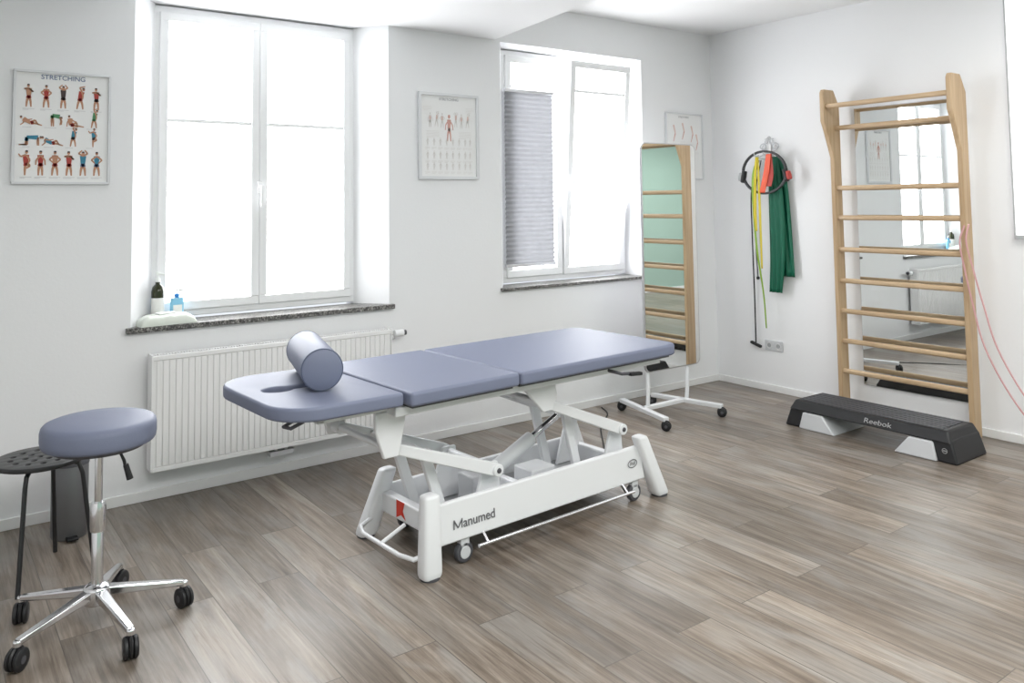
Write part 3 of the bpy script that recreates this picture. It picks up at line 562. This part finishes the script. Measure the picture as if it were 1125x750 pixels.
# ------------------------------------------------------------ wall hook and bands
Hk=thing('wall_hook',(-.005,-.60,1.93),'white curly wire wall hook with scroll ornament','hook')
m=MB()
def spiral(cy,cz,r,s,a0,turns=1.2,n=26): return [(-.012,cy+s*r*(1-i/n*.75)*math.cos(a0+turns*2*math.pi*i/n),cz+r*(1-i/n*.75)*math.sin(a0+turns*2*math.pi*i/n)) for i in range(n+1)]
m.box(-.010,0,-.012,.012,-.06,.08,'pvc')
for s in (-1,1):
    m.tube(spiral(s*.055,.055,.035,s,0),.0045,'lgrey',8); m.tube(spiral(s*.03,.10,.022,s,1),.004,'lgrey',8); m.tube([(-.01,0,0),(-.012,s*.04,.01),(-.012,s*.09,.055)],.0045,'lgrey',8); m.tube([(-.012,s*.04,0),(-.08,s*.045,-.025),(-.15,s*.045,-.02),(-.16,s*.045,.005)],.004,'lgrey',8)
m.tube([(-.01,0,-.03),(-.08,0,-.045),(-.15,0,-.04),(-.16,0,-.012)],.004,'lgrey',8); m.tube(spiral(0,.125,.018,1,0),.004,'lgrey',8)
m.done('wire_scroll',Hk)
Rg=thing('pilates_ring',(-.118,-.615,1.775),'black flexible pilates ring with padded grips hanging on the hook','exercise ring')
n=48; pts=[(0,.205*math.cos(2*math.pi*i/n),.170*math.sin(2*math.pi*i/n)) for i in range(n+1)]
m=MB()
for a,b in zip(pts,pts[1:]): m.beam(a,b,.018,.017,'black',up=(1,0,0))
m.done('ring',Rg,bevel=.001,smooth=60)
for s in (-1,1):
    m=MB(); m.lathe([(.013,-.05),(.02,-.045),(.022,0),(.02,.045),(.013,.05)],'black',(0,s*.200,-.03),(0,-s*.25,1),20); m.lathe([(.012,-.035),(.02,-.03),(.022,0),(.02,.03),(.012,.035)],'redpad' if s<0 else 'grey',(0,s*.228,-.03),(0,-s*.25,1),20); m.done('grip_pad',Rg)
def ribbon(m,cl,w,k,th=.002,wave=0,fold=0):
    i=m.mi(k); prev=None; n=18
    for j,(x,y,z,ww) in enumerate(cl):
        row=[m.bm.verts.new((x+wave*math.sin(q/n*math.pi*fold+j*.12)*(.4+.6*j/len(cl)),y+ww*(q/n-.5),z)) for q in range(n+1)]
        if prev:
            for q in range(n): f=m.bm.faces.new((prev[q],prev[q+1],row[q+1],row[q])); f.material_index=i
        prev=row
def lerp(a,b,t): return a+(b-a)*t
def path(keys,n=24):
    out=[]
    for j in range(n+1):
        t=j/n*(len(keys)-1); i=min(int(t),len(keys)-2); u=t-i
        out.append(tuple(lerp(a,b,u) for a,b in zip(keys[i],keys[i+1])))
    return out
def spath(keys,n=40):
    K=[Vector(k) for k in keys]; K=[K[0]*2-K[1]]+K+[K[-1]*2-K[-2]]; out=[]
    for j in range(n+1):
        t=j/n*(len(keys)-1); i=min(int(t),len(keys)-2); u=t-i; a,b,c,d=K[i:i+4]
        out.append(.5*((2*b)+(c-a)*u+(2*a-5*b+4*c-d)*u*u+(3*b-a-3*c+d)*u**3))
    return out
def rpath(keys,n=30):
    # smooth path for (x,y,z,w) keys
    A=spath([k[:3] for k in keys],n); Bw=spath([(k[3],0,0) for k in keys],n); return [(a.x,a.y,a.z,b.x) for a,b in zip(A,Bw)]
G=thing('resistance_band',(-.065,-.675,1.90),'wide dark green latex exercise band folded over the hook','exercise band')
m=MB(); ribbon(m,rpath([(0,.0,0,.07),(-.01,-.005,-.14,.11),(-.008,-.01,-.45,.14),(-.005,-.005,-.8,.14),(0,.02,-1.09,.12)]),.1,'bandgreen',wave=.010,fold=6); ribbon(m,rpath([(.01,-.01,0,.07),(.02,-.03,-.15,.12),(.022,-.05,-.5,.14),(.022,-.07,-.96,.15)]),.1,'bandgreen',wave=.008,fold=5)
o=m.done('latex_strip',G,smooth=70); sm=o.modifiers.new('s','SOLIDIFY'); sm.thickness=.002
G=thing('resistance_band',(-.145,-.66,1.92),'orange-red flat latex loop band hanging on the hook','exercise band')
m=MB(); ribbon(m,rpath([(0,-.02,0,.045),(-.003,0,-.13,.05),(0,.05,-.31,.055)]),.1,'bandorange',wave=.002,fold=1); ribbon(m,rpath([(.009,-.025,0,.04),(.009,-.03,-.16,.05),(.009,-.01,-.26,.05)]),.1,'redpad',wave=.002,fold=1); o=m.done('latex_strip',G,smooth=70); sm=o.modifiers.new('s','SOLIDIFY'); sm.thickness=.003
G=thing('resistance_band',(-.145,-.545,1.90),'narrow yellow and lime green strap dangling from the hook','exercise band')
m=MB(); ribbon(m,rpath([(.0,-.02,.0,.02),(.0,.0,-.2,.025),(0,.01,-.45,.03),(0,.0,-.6,.02)]),.1,'bandyellow',wave=.003,fold=2); ribbon(m,rpath([(.01,-.03,.0,.02),(.01,.03,-.2,.02),(.02,.02,-.7,.016),(.04,-.02,-1.1,.012),(.05,-.03,-1.38,.012)]),.1,'limegreen',wave=.002,fold=1); ribbon(m,rpath([(.005,-.03,.0,.015),(.01,-.03,-.3,.02),(.01,-.035,-.9,.016)]),.1,'bandyellow',wave=.002,fold=1); o=m.done('latex_strip',G,smooth=70); sm=o.modifiers.new('s','SOLIDIFY'); sm.thickness=.002
G=thing('expander_tube',(-.03,-.46,1.88),'thin black expander tube with a handle hanging low on the wall','exercise tube')
m=MB(); m.tube([tuple(v) for v in spath([(-.02,-.06,0),(-.01,.03,-.25),(0,.045,-.6),(0,.04,-1.1),(0,.04,-1.5)])],.0055,'black'); m.tube([tuple(v) for v in spath([(-.02,-.08,0),(-.01,-.0,-.3),(0,.01,-.7),(0,.0,-.96)])],.0045,'black'); m.ball((0,.0,-.97),.014,'black'); m.done('tube',G)
m=MB(); m.beam((0,.09,-1.5),(0,-.01,-1.53),.028,.022,'black'); m.done('grip',G,bevel=.006)
S=thing('wall_socket',(-.0,-.575,.37),'white double wall power socket','socket')
me,zc=curvemesh([rrect(-.085,.085,-.042,.042,.008)],-.004,.004,.002,2); MB().mesh(me,'lgrey',lambda c:(-.005-c.z,c.x,c.y)).done('cover_plate',S,smooth=40)
for y in (-.042,.042):
    m=MB(); m.lathe([(.026,0),(.026,.003),(.022,.003),(.022,-.001)],'pvc',(-.009,y,0),(-1,0,0),24); m.cyl((-.010,y,.0),(-.0105,y,0),.016,'grey',n=20); m.done('socket_insert',S)
G=thing('stretch_cord',(-.17,-2.16,1.22),'pale pink rubber stretch cords hanging from the wall bars','exercise cord')
m=MB()
P4=[(.02,0,.15),(-.01,.02,.04),(0,.0,-.14),(0,-.04,-.36),(0,-.10,-.62),(0,-.24,-.90),(0,-.42,-1.12),(0,-.60,-1.205),(0,-.8,-1.205)]
for k,(dy,dz,dx) in enumerate(((0,0,0),(-.035,.01,-.015))):
    m.tube([(q[0]+dx,q[1]+dy*(1+i/18),max(q[2]+dz*(1-i/40),-1.213)) for i,q in enumerate(spath(P4,48))],.0055,'pink',8)
m.done('cord',G)
C=thing('power_cable',(-1.9,-.5,0),'thin black power cable lying on the floor','cable')
m=MB(); m.tube([tuple(v) for v in spath([(-.6,-.75,.1),(-.45,-.6,.006),(-.2,-.3,.006),(.1,.05,.006),(.35,.25,.006),(.45,.42,.006)],40)],.0045,'black'); m.done('cord',C)
# ------------------------------------------------------------ lights
def area(loc,rot,sx,sy,e,col=(1,1,1)):  # area lights added out of view as fill to brighten the room
    l=bpy.data.lights.new('room_fill','AREA'); l.shape='RECTANGLE'; l.size=sx; l.size_y=sy; l.energy=e; l.color=col
    o=bpy.data.objects.new('room_fill_light',l); COL.objects.link(o); o.location=loc; o.rotation_euler=rot; return o
o=area((-4.4,-4.3,2.70),(0,0,0),2.4,2.2,110,(1,.99,.97)); tag(o,'added unseen fill light below the ceiling','fill light')
o=area((-1.5,-3.8,3.0),(0,0,0),1.6,1.8,60,(1,.99,.97)); tag(o,'added unseen fill light below the ceiling','fill light')
w=bpy.data.worlds.new('World'); sc.world=w; w.use_nodes=True; w.node_tree.nodes['Background'].inputs[0].default_value=(.9,.95,1,1); w.node_tree.nodes['Background'].inputs[1].default_value=1
# ------------------------------------------------------------ camera
cxx,cyy,hh,f,yaw,pit,rol,ppy,ppx=-5.6766,-4.6774,1.55,888.2883,54.118,3.4276,-.6967,170.1156,551.3882
y,p,r=map(math.radians,(yaw,pit,rol))
F=Vector((math.cos(p)*math.cos(y),math.cos(p)*math.sin(y),math.sin(p))); Rv=Vector((math.sin(y),-math.cos(y),0)); U=Rv.cross(F)
R2=Rv*math.cos(r)+U*math.sin(r); U2=-Rv*math.sin(r)+U*math.cos(r)
c=bpy.data.cameras.new('camera'); co=bpy.data.objects.new('camera',c); COL.objects.link(co)
mw=Matrix((R2,U2,-F)).transposed().to_4x4(); mw.translation=(cxx,cyy,hh); co.matrix_world=mw
c.sensor_width=36; c.sensor_fit='HORIZONTAL'; c.lens=f/1125*36; c.shift_x=-(ppx-562.5)/1125; c.shift_y=(ppy-375)/1125; c.clip_start=.05
sc.camera=co
